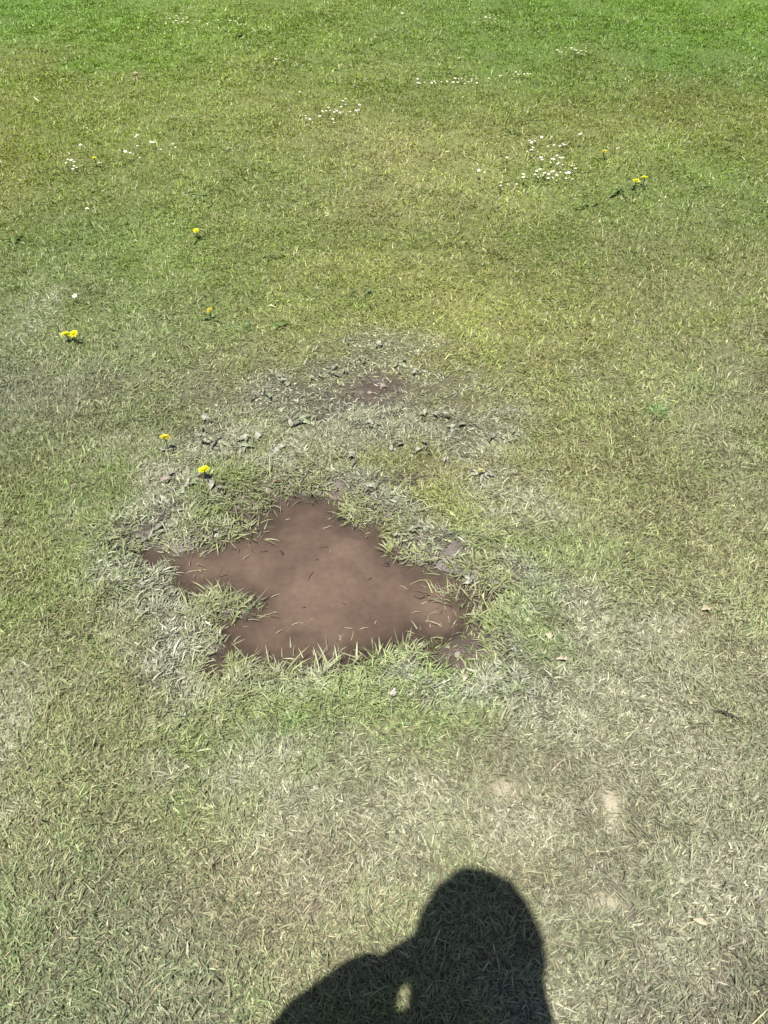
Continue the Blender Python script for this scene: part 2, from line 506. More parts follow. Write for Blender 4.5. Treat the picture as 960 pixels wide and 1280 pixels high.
def blade_colours(x, y, silt, n):
    c = lawn_colour(x, y) * KA
    hue = rng.normal(0, 1, n)
    # patchy lushness / dryness besides blade to blade variety
    pat = fbm(x * 6, y * 6, 41, 4)[:, None] + .6 * fbm(x * 22, y * 22, 47, 2)[:, None]
    c = c * (1 + .22 * pat * np.array([.5, .0, .9])) * (1 - .10 * pat)
    val = np.exp(rng.normal(-.03, .29, n))[:, None]
    lush = sstep(1.15, 1.9, c[:, 1] / c[:, 0])
    green = np.array([.90, 1.03, .82]); straw = np.array([1.11, 1.03, .96])
    g = sstep(-1.2, 1.2, hue)[:, None]
    tint = green * g + straw * (1 - g)
    c = c * val ** (1 - .35 * lush[:, None]) * (tint + (1 - tint) * .75 * lush[:, None])
    dead = rng.random(n) < .07 * (1 - .97 * lush)
    c[dead] = lin((190, 183, 146)) * .64 * val[dead]
    po = poached(x, y)[:, None]
    sc = (lin((177, 177, 149)) * (1 - po) + lin((173, 175, 155)) * po) * .66 * np.exp(rng.normal(-.08, .40, n))[:, None]
    k = np.clip(silt * rng.uniform(.35, 1.6, n), 0, .96)[:, None]
    return np.clip(c * (1 - k) + sc * k, .004, .8)


def in_frame(x, y, mg):
    """is the spot inside the stretch of lawn the photograph covers (plus margin mg in metres)"""
    c, s = math.cos(PITCH), math.sin(PITCH)
    dep = y * c + CAM_H * s
    half = 480 / FPX * dep + mg
    return (np.abs(x) < half)


def scatter(y0, y1, density, mg):
    half = 480 / FPX * (y1 * math.cos(PITCH) + CAM_H * math.sin(PITCH)) + mg
    n = int(density * (y1 - y0) * 2 * half)
    x = rng.uniform(-half, half, n); y = rng.uniform(y0, y1, n)
    k = in_frame(x, y, mg)
    return x[k], y[k]


def thin(x, y, d):
    """density of growth: none in the water, little on bare soil"""
    p = .12 * sstep(-0.075, -0.02, d) + .88 * sstep(-0.022, 0.016, d)
    p *= 1 - .93 * np.clip(spots(x, y, WETSOIL), 0, 1)
    p *= 1 - .95 * np.clip(spots(x, y, DRYSOIL) * (1 + .5 * fbm(x * 40, y * 40, 93, 2)), 0, 1) ** 2
    gap = sstep(.02, -.45, fbm(x * 24, y * 24, 181, 2)) * poached(x, y, d)
    p *= 1 - .72 * gap * np.clip(silt_at(x, y) * 1.3, 0, 1)
    p *= .84 + .40 * fbm(x * 14, y * 14, 91, 2)
    return rng.random(len(x)) < p


def lawn_band(y0, y1, density, seg, mg, Lm, Wm):
    out = []
    # (a) even sward
    x, y = scatter(y0, y1, density * .62, mg)
    # (b) tufts
    tx, ty = scatter(y0, y1, density * .38 / 9, mg)
    k = rng.integers(5, 14, len(tx))
    ti = np.repeat(np.arange(len(tx)), k)
    ox = rng.normal(0, .008, len(ti)); oy = rng.normal(0, .008, len(ti))
    X_ = np.concatenate([x, tx[ti] + ox]); Y_ = np.concatenate([y, ty[ti] + oy])
    flow = math.pi * 2 * fbm(X_ * 3.2, Y_ * 3.2, 61, 2)
    az = flow + rng.normal(0, 1.35, len(X_))
    az[len(x):] = np.arctan2(oy, ox) + rng.normal(0, .5, len(ti))
    d = puddle_d(X_, Y_)
    keep = thin(X_, Y_, d)
    X_, Y_, az, d = X_[keep], Y_[keep], az[keep], d[keep]
    n = len(X_)
    silt = silt_at(X_, Y_)
    rim = np.exp(-(np.clip(d, 0, 9) / .10) ** 2) * (d < .5) * (1 - .6 * sstep(.0, -.03, d))
    trod = np.clip(spots(X_, Y_, DRYSOIL) ** 2 + .4 * silt, 0, 1)
    L = Lm * np.exp(rng.normal(0, .30, n)) * (1 + .22 * rim) * (1 - .22 * trod)
    W = Wm * np.exp(rng.normal(0, .25, n)) * (1 + .28 * rim + .10 * silt)
    lean = np.abs(rng.normal(.76 if seg == 3 else .88, .38, n)) + .32 * silt + .15 * trod
    lean = np.minimum(lean, 1.5)
    bend = np.abs(rng.normal(.45, .40, n)) + .25 * rim
    roll = rng.normal(0, .5, n)
    c = blade_colours(X_, Y_, silt, n)
    # sprouts by the water stay cleaner and greener in places
    fr = (rim > .3) & (noise(X_ * 13, Y_ * 13, 19) > .15)
    c[fr] = c[fr] * .72 + lin((150, 158, 104)) * KA * .28 * np.exp(rng.normal(0, .25, fr.sum()))[:, None]
    out.append(blades(X_, Y_, L, W, az, lean, bend, roll, c, seg))
    return out


def tuft(px, py, rpx, n, L=.045, W=.0034, rgb=(150, 160, 108), lean=.7, silt=.3, up=0):
    c0 = G(px, py, WATER); r = abs(G(px + rpx, py)[0] - c0[0])
    a = rng.uniform(0, 2 * math.pi, n); rr = r * np.sqrt(rng.random(n))
    x = c0[0] + rr * np.cos(a); y = c0[1] + rr * np.sin(a)
    z = np.maximum(ground_z(x, y) - .003, WATER - .012)
    az = a + rng.normal(0, .8, n)
    cc = lin(rgb) * KA * np.exp(rng.normal(0, .28, n))[:, None]
    sc = lin((178, 172, 150)) * .56 * np.exp(rng.normal(0, .2, n))[:, None]
    k = np.clip(silt * rng.uniform(.2, 1.8, n), 0, .95)[:, None]
    return blades(x, y, L * np.exp(rng.normal(0, .3, n)), W * np.exp(rng.normal(0, .2, n)), az,
                  np.clip(rng.normal(lean, .35, n), .55, 1.5), np.abs(rng.normal(.5, .35, n)), rng.normal(0, .5, n), cc * (1 - k) + sc * k, 3, z=z)


near = lawn_band(0.0, 1.05, 128000, 3, .12, .0195, .0019)
near += lawn_band(1.05, 1.75, 98000, 3, .14, .0205, .0020)
for a in [(262, 752, 18, 34, .05), (288, 757, 16, 30, .052), (314, 757, 14, 20, .05), (250, 765, 16, 26, .05), (300, 770, 12, 14, .045), (332, 765, 10, 8, .04),
          (548, 745, 14, 44, .05), (576, 742, 16, 52, .055), (560, 754, 12, 24, .045), (605, 770, 14, 20, .05), (360, 778, 16, 12, .028), (352, 795, 10, 7, .028), (375, 783, 8, 5, .025),
          (300, 664, 22, 70, .045), (275, 672, 18, 60, .042), (415, 645, 16, 34, .035), (470, 662, 12, 30, .04), (495, 690, 14, 40, .042), (525, 700, 16, 46, .045),
          (530, 792, 10, 14, .045), (560, 790, 10, 10, .045), (390, 838, 20, 36, .055), (350, 842, 22, 36, .055), (430, 836, 20, 34, .05), (470, 826, 18, 34, .045), (365, 828, 22, 14, .05), (415, 826, 22, 14, .05),
          (510, 812, 16, 36, .042), (330, 845, 16, 24, .05), (590, 722, 18, 60, .05), (620, 735, 18, 60, .05), (600, 752, 16, 44, .045), (304, 838, 14, 20, .045),
          (340, 616, 30, 60, .05), (380, 610, 26, 60, .05), (235, 700, 20, 50, .045), (445, 650, 14, 30, .04), (315, 668, 10, 16, .045), (585, 775, 10, 18, .04), (375, 640, 8, 6, .03)]:
    near.append(tuft(a[0], a[1], a[2], int(a[3] * 1.3), L=a[4] * .74, W=.0028, lean=.85, silt=.5))
# lush single tuft and a few greener sprouts away from the puddle
near.append(tuft(817, 527, 14, 80, L=.028, W=.0022, rgb=(112, 144, 84), lean=.45, silt=0))
near.append(tuft(302, 420, 10, 30, L=.035, W=.0026, rgb=(104, 144, 78), lean=.45, silt=0))
near.append(tuft(500, 600, 22, 50, L=.030, W=.0024, rgb=(142, 152, 100), silt=.3))
gn_ = grass_object('grass', near)
tag(obj('grass', gn_), 'short trampled grass around the puddle, blades partly grey with dried silt', 'grass', kind='stuff')
far = lawn_band(1.75, 3.0, 41000, 2, .2, .021, .0027)
far += lawn_band(3.0, 4.8, 23500, 2, .25, .021, .0035)
far += lawn_band(4.8, 8.0, 14000, 2, .3, .022, .0047)
gf_ = grass_object('grass', far)
tag(obj('grass', gf_), 'green mown lawn grass with daisies stretching away beyond the puddle', 'grass', kind='stuff')
print('TRIS', len(gn_.polygons), len(gf_.polygons), len(gm.polygons) * 2)

# the lawn goes on past the stretch in view: one small sod of blades set again and again
nb = 420
sx = rng.uniform(-.085, .085, nb); sy = rng.uniform(-.085, .085, nb)
cS = lin((144, 151, 104))[None] * KA * np.exp(rng.normal(0, .35, (nb, 1))) * (1 + rng.normal(0, .10, (nb, 3)))
sod = grass_object('sod', [blades(sx, sy, .024 * np.exp(rng.normal(0, .3, nb)), .0036 * np.exp(rng.normal(0, .2, nb)), rng.uniform(0, 6.283, nb),
                                  np.clip(rng.normal(.6, .35, nb), 0, 1.5), np.abs(rng.normal(.45, .4, nb)), rng.normal(0, .5, nb), np.clip(cS, .004, .8), 2, z=np.full(nb, -.003))])
sod_o = bpy.data.objects.new('sod', sod)
cx, cy = np.meshgrid(np.arange(-6.9, 6.91, .15), np.arange(-2.925, 12.0, .15))
cx, cy = cx.ravel(), cy.ravel()
inside = in_frame(cx, cy, .115) & (cy > -.05) & (cy < 8.05)
cx, cy = cx[~inside], cy[~inside]
pm = bpy.data.meshes.new('lawn_points')
pm.from_pydata([(a, b, float(c)) for a, b, c in zip(cx, cy, ground_z(cx, cy))], [], [])
lo = obj('grass', pm)
ng = bpy.data.node_groups.new('sods', 'GeometryNodeTree')
ng.interface.new_socket('Geometry', in_out='INPUT', socket_type='NodeSocketGeometry')
ng.interface.new_socket('Geometry', in_out='OUTPUT', socket_type='NodeSocketGeometry')
gi = ng.nodes.new('NodeGroupInput'); go = ng.nodes.new('NodeGroupOutput')
oi = ng.nodes.new('GeometryNodeObjectInfo'); oi.inputs['Object'].default_value = sod_o; oi.inputs['As Instance'].default_value = True
ip = ng.nodes.new('GeometryNodeInstanceOnPoints')
rv = ng.nodes.new('FunctionNodeRandomValue'); rv.data_type = 'INT'; rv.inputs[4].default_value = 0; rv.inputs[5].default_value = 3
cb = ng.nodes.new('ShaderNodeCombineXYZ')
ng.links.new(gi.outputs[0], ip.inputs['Points']); ng.links.new(oi.outputs['Geometry'], ip.inputs['Instance'])
qt = ng.nodes.new('ShaderNodeMath'); qt.operation = 'MULTIPLY'; qt.inputs[1].default_value = math.pi / 2
ng.links.new(rv.outputs[2], qt.inputs[0]); ng.links.new(qt.outputs[0], cb.inputs[2]); ng.links.new(cb.outputs[0], ip.inputs['Rotation'])
ng.links.new(ip.outputs[0], go.inputs[0])
md = lo.modifiers.new('sods', 'NODES'); md.node_group = ng
tag(lo, 'mown lawn grass carrying on around and behind the photographed stretch', 'grass', kind='stuff')


# ------------------------------------------------------------------ flowers
def on_ground(px, py, up=0.0):
    p = G(px, py, 0.0)
    if up: p = G(px, py, up)
    z = float(ground_z(np.array([p[0]]), np.array([p[1]]))[0])
    return Vector((p[0], p[1], z))


M_PETAL = simple_mat('daisy_petal', (.78, .77, .74), .55, .06, 60, transl=.15)
M_DISC = simple_mat('daisy_disc', (.62, .42, .03), .7, .2, 400)
M_STEM = simple_mat('flower_stem', (.10, .14, .04), .5, .25, 80, transl=.1)
M_YEL = simple_mat('dandelion_petal', (.76, .74, .010), .5, .12, 90, transl=.2)
M_YEL2 = simple_mat('dandelion_petal_worn', (.66, .54, .03), .6, .2, 90, transl=.2)
M_WEED = simple_mat('weed_leaf', (.11, .16, .045), .45, .3, 60, transl=.2)
M_SILTLEAF = simple_mat('silted_leaf', (.23, .23, .18), .7, .45, 160, bump=.4)
M_PALELEAF = simple_mat('dead_leaf', (.42, .36, .25), .7, .2, 90, bump=.3, transl=.1)
M_BROWNLEAF = simple_mat('brown_leaf', (.16, .105, .07), .5, .3, 90, bump=.4)
M_DARK = simple_mat('dark_bark', (.035, .027, .022), .6, .4, 120, bump=.5)
M_MUD = simple_mat('drying_mud', (.225, .19, .155), .85, .25, 110, bump=.8)


def mesh_from(name, V, F, mats=None, mi=None, smooth=True):
    me = bpy.data.meshes.new(name)
    me.from_pydata([tuple(v) for v in V], [], F)
    for m in mats or []: me.materials.append(m)
    if mi is not None: me.polygons.foreach_set('material_index', np.array(mi, np.int32))
    if smooth: me.polygons.foreach_set('use_smooth', np.ones(len(F), bool))
    me.update()
    return me


def add_tube(V, F, pts, rad, k=5):
    b = len(V)
    for i, (p, r) in enumerate(zip(pts, rad)):
        t = (Vector(pts[min(i + 1, len(pts) - 1)]) - Vector(pts[max(i - 1, 0)])).normalized()
        u = t.orthogonal().normalized(); v = t.cross(u)
        for j in range(k):
            a = 2 * math.pi * j / k
            V.append(Vector(p) + (u * math.cos(a) + v * math.sin(a)) * r)
    for i in range(len(pts) - 1):
        for j in range(k):
            F.append((b + i * k + j, b + i * k + (j + 1) % k, b + (i + 1) * k + (j + 1) % k, b + (i + 1) * k + j))
    F.append(tuple(b + (len(pts) - 1) * k + j for j in range(k)))


def add_dome(V, F, c, r, h, M_, k=8, rings=2):
    b = len(V)
    for i in range(rings):
        a = i / rings * math.pi / 2
        for j in range(k):
            t = 2 * math.pi * j / k
            V.append(M_ @ (Vector((r * math.cos(a) * math.cos(t), r * math.cos(a) * math.sin(t), h * math.sin(a))) + Vector(c)))
    V.append(M_ @ (Vector((0, 0, h)) + Vector(c)))
    for i in range(rings - 1):
        for j in range(k):
            F.append((b + i * k + j, b + i * k + (j + 1) % k, b + (i + 1) * k + (j + 1) % k, b + (i + 1) * k + j))
    for j in range(k):
        F.append((b + (rings - 1) * k + j, b + (rings - 1) * k + (j + 1) % k, b + rings * k))


def daisy_mesh(seed):
    r = np.random.default_rng(seed)
    V = []; F = []; mi = []
    H = r.uniform(.040, .054); R = r.uniform(.0090, .0120)
    tilt = Matrix.Rotation(r.uniform(.05, .5), 4, 'X')
    top = Vector((r.uniform(-.006, .006), r.uniform(-.006, .006), H))
    T = Matrix.Translation(top) @ tilt
    n = 15; cup = r.uniform(-.002, .004)
    for j in range(n):
        a = 2 * math.pi * j / n + r.normal(0, .06); L = R * r.uniform(.9, 1.08); hw = .0016
        d = Vector((math.cos(a), math.sin(a), 0)); s = Vector((-math.sin(a), math.cos(a), 0)); u = Vector((0, 0, 1))
        b = len(V)
        lift = r.normal(0, .0008)
        for p in (d * .0028 - s * hw * .6, d * .0028 + s * hw * .6, d * L * .7 - s * hw + u * (cup * .6 + lift), d * L * .7 + s * hw + u * (cup * .6 + lift), d * L + u * (cup + lift)):
            V.append(T @ p)
        F += [(b, b + 1, b + 3, b + 2), (b + 2, b + 3, b + 4)]; mi += [0, 0]
    f0 = len(F)
    add_dome(V, F, (0, 0, -.0003), .0036, .0028, T)
    mi += [1] * (len(F) - f0); f0 = len(F)
    add_tube(V, F, [Vector((0, 0, -.012)), Vector((top.x * .3, top.y * .3, H * .5)), top], [.0009, .0008, .0009])
    mi += [2] * (len(F) - f0)
    return mesh_from('daisy', V, F, [M_PETAL, M_DISC, M_STEM], mi)


DAISY = [daisy_mesh(100 + i) for i in range(8)]
dr = np.random.default_rng(55)


def daisies(pts, label, group, s=1.0):
    if len(pts) > 9:                       # thicken a drift with close neighbours
        pts = pts + [(a + dr.normal(0, 7), b + dr.normal(0, 2.2)) for a, b in pts[::3]]
    for (px, py) in pts:
        p = on_ground(px, py, .03)
        o = obj('daisy', DAISY[dr.integers(len(DAISY))])
        o.location = p; o.rotation_euler = (0, 0, dr.uniform(0, 6.28)); o.scale = (s * dr.uniform(.55, .82),) * 3
        tag(o, label, 'daisy', group)


def tl(l): return [(a / 2, b / 2) for a, b in l]
def tr_(l): return [(480 + a / 2, b / 2) for a, b in l]
def fz(l): return [(560 + a / 3.2, 150 + b / 3.2) for a, b in l]


daisies(tl([(75, 70), (85, 68), (90, 72)]), 'white daisy of the tiny far group in lush bright green turf', 'daisies of the tiny far group')
daisies(tl([(365, 50), (400, 70), (415, 60), (425, 52), (430, 66), (440, 45), (445, 60), (452, 40), (455, 55), (458, 48), (468, 50), (470, 60), (475, 52), (485, 55), (500, 58),
            (510, 64), (520, 65), (528, 60), (535, 52), (548, 58), (558, 70), (585, 55), (590, 60), (598, 52), (615, 66), (620, 72), (632, 72), (648, 75), (672, 73), (695, 68)]),
        'white daisy in the long far drift edging the lush green turf', 'daisies of the long far drift')
daisies(tl([(688, 152), (710, 155)]), 'white daisy of a close pair in open lawn', 'daisies of the close pair')
daisies(tl([(597, 218)]), 'single larger white daisy alone in the open lawn', None, 1.15)
daisies(tl([(862, 252), (866, 262), (825, 275), (836, 278), (842, 284), (850, 282), (840, 290), (852, 290), (815, 285), (808, 280), (875, 285), (885, 288), (890, 278), (898, 275), (900, 265),
            (765, 297), (775, 300), (800, 298), (836, 308), (855, 272), (749, 232)]),
        'white daisy in the small dense clump amid dry mid lawn', 'daisies of the small dense clump')
daisies(tl([(340, 348), (400, 337), (345, 370), (380, 360), (388, 362), (403, 373), (425, 372), (440, 371), (350, 393), (315, 390), (205, 370), (170, 405), (178, 405), (188, 408),
            (190, 420), (180, 422), (250, 412), (222, 525), (187, 748)]),
        'white daisy scattered loosely in dry lawn around a small pale yellow flower', 'daisies scattered around the pale yellow flower', 1.05)
daisies(tr_([(240, 52), (255, 50), (265, 49), (278, 48), (283, 45), (60, 42), (45, 42)]), 'white daisy in the short thin far row', 'daisies of the short thin far row')
daisies(tr_([(437, 129), (445, 130), (470, 125), (480, 128), (485, 133), (490, 127), (497, 130), (505, 128), (515, 122), (478, 122)]),
        'white daisy in the small row beside the deepest green turf', 'daisies of the small row by deep green turf')
daisies(tr_([(85, 203), (88, 210), (100, 205), (120, 207), (130, 208), (145, 207), (160, 200), (168, 205), (175, 212), (180, 203), (185, 210), (192, 200), (200, 207), (210, 205), (218, 203),
             (228, 200), (232, 212), (262, 197), (290, 190), (295, 193), (322, 188), (330, 185), (338, 188), (350, 183), (357, 186), (365, 188), (70, 236)]),
        'white daisy in the straight band behind the big daisy patch', 'daisies of the straight band')
daisies(fz([(373, 82), (345, 87), (408, 78), (400, 103), (332, 103), (340, 115), (330, 133), (362, 128), (448, 105), (463, 110), (322, 88), (350, 75), (415, 165), (425, 160), (412, 170), (448, 160),
            (443, 185), (458, 182), (375, 170), (495, 205), (508, 204), (450, 215), (415, 217), (425, 212), (405, 222), (385, 222), (365, 217), (352, 220), (350, 213), (362, 236), (380, 233),
            (400, 240), (432, 233), (420, 235), (305, 227), (300, 240), (240, 265), (275, 267), (208, 260), (145, 210), (120, 215), (238, 150), (470, 240), (480, 228), (370, 160), (435, 152)]),
        'white daisy in the big patch on straw coloured turf near two dandelions', 'daisies of the big patch')
daisies([(725, 178)], 'large cream daisy on its own beside the big patch', None, 1.5)


# ---- leaves and dandelions
def leaf_mesh(name, L, W, mats, seed, toothed=False, curl=.25, fold=.25):
    """a leaf along +X from the origin, folded along its midrib, drooping; real thickness 0.5 mm"""
    r = np.random.default_rng(seed)
    n = 7 if not toothed else 11
    V = []; F = []
    for i in range(n + 1):
        t = i / n
        hw = W * .5 * (math.sin(math.pi * min(1, t * .92 + .06)) ** .8) * (.55 + .45 * min(1, t * 2))
        if toothed and i % 2: hw *= .45
        if i == n: hw = W * .02
        xx = L * t; zz = L * (.35 * t - (curl + .35) * t * t) + r.normal(0, .0012)
        yo = r.normal(0, W * .03)
        V += [(xx, yo - hw, zz + hw * fold + r.normal(0, .001)), (xx, yo, zz - .0004), (xx, yo + hw, zz + hw * fold + r.normal(0, .001))]
    for i in range(n):
        a = i * 3
        F += [(a, a + 1, a + 4, a + 3), (a + 1, a + 2, a + 5, a + 4)]
    m0 = len(V)
    V += [(x, y, z - .0006) for x, y, z in V]
    F += [tuple(q + m0 for q in reversed(f)) for f in F]
    for i in range(n):
        a = i * 3
        F += [(a, a + 3, a + 3 + m0, a + m0), (a + 2 + m0, a + 5 + m0, a + 5, a + 2)]
    return mesh_from(name, V, F, mats)


M_SILTDARK = simple_mat('damp_silted_leaf', (.13, .125, .095), .6, .4, 160, bump=.4)
M_SILTGREEN = simple_mat('thinly_silted_leaf', (.17, .195, .115), .6, .35, 140, bump=.2)
L_SILT = [leaf_mesh('leaf', (.020, .017, .024, .015, .021, .018)[i], (.010, .009, .008, .010, .007, .011)[i], [(M_SILTLEAF, M_SILTDARK, M_SILTGREEN)[i % 3]], 200 + i,
                    curl=(.2, .5, .1, .35, .25, .6)[i], fold=(.2, .5, .1, .8, .3, .0)[i]) for i in range(6)]
L_WEED = [leaf_mesh('leaf', .045, .014, [M_WEED], 220 + i, toothed=True) for i in range(3)]
L_PLAIN = [leaf_mesh('leaf', .036, .016, [M_WEED], 230 + i) for i in range(3)]
L_SILTLONG = [leaf_mesh('leaf', .032, .009, [M_SILTLEAF], 240 + i, toothed=True, curl=.3) for i in range(3)]


def rosette(name, px, py, n, s, pool, label, cat, group=None, spread=6.283, a0=None, pitch=(-.25, .15)):
    p = on_ground(px, py, .008)
    e = empty(name, p)
    a0 = dr.uniform(0, 6.28) if a0 is None else a0
    n += (pool is L_SILT)
    for i in range(n):
        o = obj('leaf', pool[dr.integers(len(pool))], None, e)
        o.location = (dr.normal(0, .009) * s, dr.normal(0, .009) * s, .007 + .009 * dr.random())
        o.rotation_euler = (dr.normal(0, .3), dr.uniform(*pitch), a0 + spread * i / n + dr.normal(0, .35))
        k_ = s * dr.uniform(.45, 1.45); o.scale = (k_, k_ * dr.uniform(.6, 1.2), k_ * .7)
    tag(e, label, cat, group)
    return e


def flower_head_mesh(seed, mat, R=.019):
    r = np.random.default_rng(seed)
    V = []; F = []
    for ring, (n, L, el) in enumerate([(26, R, .12), (24, R * .86, .35), (18, R * .66, .7), (12, R * .42, 1.1)]):
        for j in range(n):
            a = 2 * math.pi * (j + .5 * ring) / n + r.normal(0, .06)
            ll = L * r.uniform(.85, 1.08); e = el + r.normal(0, .1)
            d = Vector((math.cos(a) * math.cos(e), math.sin(a) * math.cos(e), math.sin(e))); s = Vector((-math.sin(a), math.cos(a), 0))
            b = len(V); hw = .0015
            V += [d * .002 - s * hw * .7, d * .002 + s * hw * .7, d * ll + s * hw, d * ll - s * hw]
            F.append((b, b + 1, b + 2, b + 3))
    return mesh_from('flower_head', V, F, [mat], smooth=False)


def dandelion(px, py, label, heads=((0, 0),), mat=None, s=1.0, H=.035, leaves=5, pool=None, group='dandelions in the lawn', tilt=.15):
    p = on_ground(px, py, H)
    e = empty('dandelion', p)
    for i, (ox, oy) in enumerate(heads):
        top = Vector((ox, oy, H * dr.uniform(.9, 1.1)))
        V = []; F = []
        add_tube(V, F, [Vector((ox * .3, oy * .3, -.012)), Vector((ox * .6, oy * .6, top.z * .5)), top], [.0018, .0017, .0022], 6)
        st = obj('stem', mesh_from('stem', V, F, [M_STEM]), None, e)
        h = obj('flower_head', flower_head_mesh(300 + px + i, mat or M_YEL), None, e)
        h.location = top; h.scale = (s * .86,) * 3; h.rotation_euler = (dr.uniform(0, tilt * 2), dr.uniform(-tilt, tilt), dr.uniform(0, 6))
    for i in range(leaves):
        o = obj('leaf', (pool or L_WEED)[dr.integers(3)], None, e)
        o.location = (dr.normal(0, .003), dr.normal(0, .003), .008)
        o.rotation_euler = (dr.normal(0, .2), dr.uniform(-.3, 0), 6.283 * i / leaves + dr.normal(0, .3)); o.scale = (dr.uniform(.8, 1.2),) * 3
    tag(e, label, 'dandelion', group)


dandelion(87, 419, 'bright yellow dandelion with two open heads touching, alone in plain turf', ((-.011, 0), (.012, .004)), s=.92, leaves=4)
dandelion(255, 587, 'bright yellow open dandelion right beside the puddle in silted grass', s=.95, leaves=4, pool=L_SILTLONG, H=.045)
dandelion(207, 549, 'orange yellow half closed dandelion among dark silted leaves', mat=M_YEL2, s=.85, leaves=5, pool=L_SILTLONG, tilt=.3, H=.046)
dandelion(245, 288, 'small yellow dandelion beside a low weed in the mid lawn', H=.042, s=.75, leaves=3)
dandelion(262, 388, 'dull worn yellow dandelion half hidden in the grass', mat=M_YEL2, s=.65, leaves=2, tilt=.4, H=.036)
dandelion(795, 226, 'yellow dandelion lower of the touching pair near the big daisy patch', s=.95, leaves=5, H=.046)
dandelion(806, 222, 'yellow dandelion taller of the touching pair near the big daisy patch', s=1.05, leaves=4, H=.055)
dandelion(755, 191, 'faded small yellow dandelion between the daisy patch and the dandelion pair', mat=M_YEL2, s=.7, leaves=2, H=.042)
dandelion(118, 197, 'small pale yellow flower among the loosely scattered daisies', H=.042, s=.65, leaves=2)
dandelion(601, 592, 'closed pale yellow dandelion bud on big silted leaves', mat=simple_mat('dandelion_bud', (.50, .44, .20), .6, .2, 90), s=.5, leaves=6, pool=L_SILTLONG, H=.022)

for where, grp, lst in [
        ('among the grey turf between the dandelions and the bare mud patch', 'weeds between dandelions and bare mud patch', [(327, 495, 5, 1), (357, 482, 5, .9), (379, 525, 6, 1.1), (346, 561, 4, 1), (395, 470, 3, .8), (340, 470, 4, .9)]),
        ('at the rim of the small bare mud patch', 'weeds around the bare mud patch', [(419, 466, 5, 1), (429, 468, 4, .8), (455, 452, 4, .9), (525, 465, 5, .9), (475, 432, 4, .9), (435, 425, 4, .9), (500, 455, 3, .9)]),
        ('in grey turf beside the closed dandelion bud', 'weeds near the closed dandelion bud', [(538, 522, 6, 1), (569, 540, 5, .9), (616, 549, 4, .9), (636, 549, 4, 1.0), (531, 558, 4, .9), (521, 568, 4, .9), (563, 578, 5, 1)]),
        ('in greener tufts between puddle and bare mud patch', 'weeds between puddle and bare mud patch', [(471, 535, 5, 1), (490, 562, 6, 1), (438, 573, 5, 1), (458, 605, 5, 1.1)])]:
    for px, py, n, s in lst:
        rosette('broadleaf_weed', px, py, n, s * 1.15, L_SILT, 'low silted weed ' + where, 'weed', grp)
for (px, py, n, s) in [(262, 527, 5, 1.1), (275, 552, 6, 1.3), (255, 548, 5, 1.1), (300, 556, 5, 1.1), (320, 549, 4, 1.1), (213, 594, 6, 1.1), (243, 602, 6, 1.1), (268, 610, 5, 1.2), (228, 612, 5, 1.1)]:
    rosette('broadleaf_weed', px, py, n, s * 1.1, L_SILT, 'thick grey silt covered weed next to the dandelions beside the puddle', 'weed', 'silt covered weeds by the dandelions')
for (px, py, n, s) in [(525, 662, 6, 1.1), (500, 668, 5, 1.0), (585, 717, 6, 1.2), (410, 640, 6, .9), (182, 668, 5, 1.1), (205, 655, 5, 1.1)]:
    rosette('broadleaf_weed', px, py, n, s, L_SILT, 'muddy weed right at the rim of the puddle water', 'weed', 'muddy weeds on the puddle rim')
for (px, py, n, s, lb) in [(349, 410, 3, 1.0, 'dark upright leaf clump in plain turf behind the silted area'), (340, 322, 6, 1.0, 'flat green weed rosette in mid lawn near the small dandelion'),
                           (775, 241, 7, 1.2, 'flat toothed weed rosette next to the dandelion pair'), (878, 236, 6, 1.1, 'pale weed rosette in lawn beyond the dandelion pair'),
                           (640, 168, 6, 1.1, 'dark green weed rosette at the edge of the big daisy patch'), (246, 245, 6, 1.1, 'dark low weed rosette in dry lawn behind the small dandelion'),
                           (18, 302, 5, 1.2, 'pale broad weed leaves in the greyer turf'), (295, 47, 3, 1.6, 'broad light green leaf clump below the long daisy drift'),
                           (455, 365, 5, .9, 'small dark weed in yellowing turf behind the puddle'), (735, 260, 5, 1.0, 'low weed rosette in the turf nearest the dandelion pair')]:
    rosette('weed_rosette', px, py, n, s, L_PLAIN if n < 6 else L_WEED, lb, 'weed', 'green weeds in the lawn')


# ------------------------------------------------------------------ loose bits: leaves, twig, shell, clods, floating straws
def lone_leaf(name, px, py, L, W, mat, rz, label, seed, group=None, up=.012, z=None, tip=.1, curl=.15):
    p = on_ground(px, py, up) + Vector((0, 0, up))
    if z is not None: p = Vector(G(px, py, z))
    me = leaf_mesh(name, L, W, [mat], seed, curl=curl, fold=.35)
    me.transform(Matrix.Translation((-L / 2, 0, 0)))
    o = obj(name, me); o.location = p; o.rotation_euler = (0, tip, rz)
    tag(o, label, 'leaf', group)


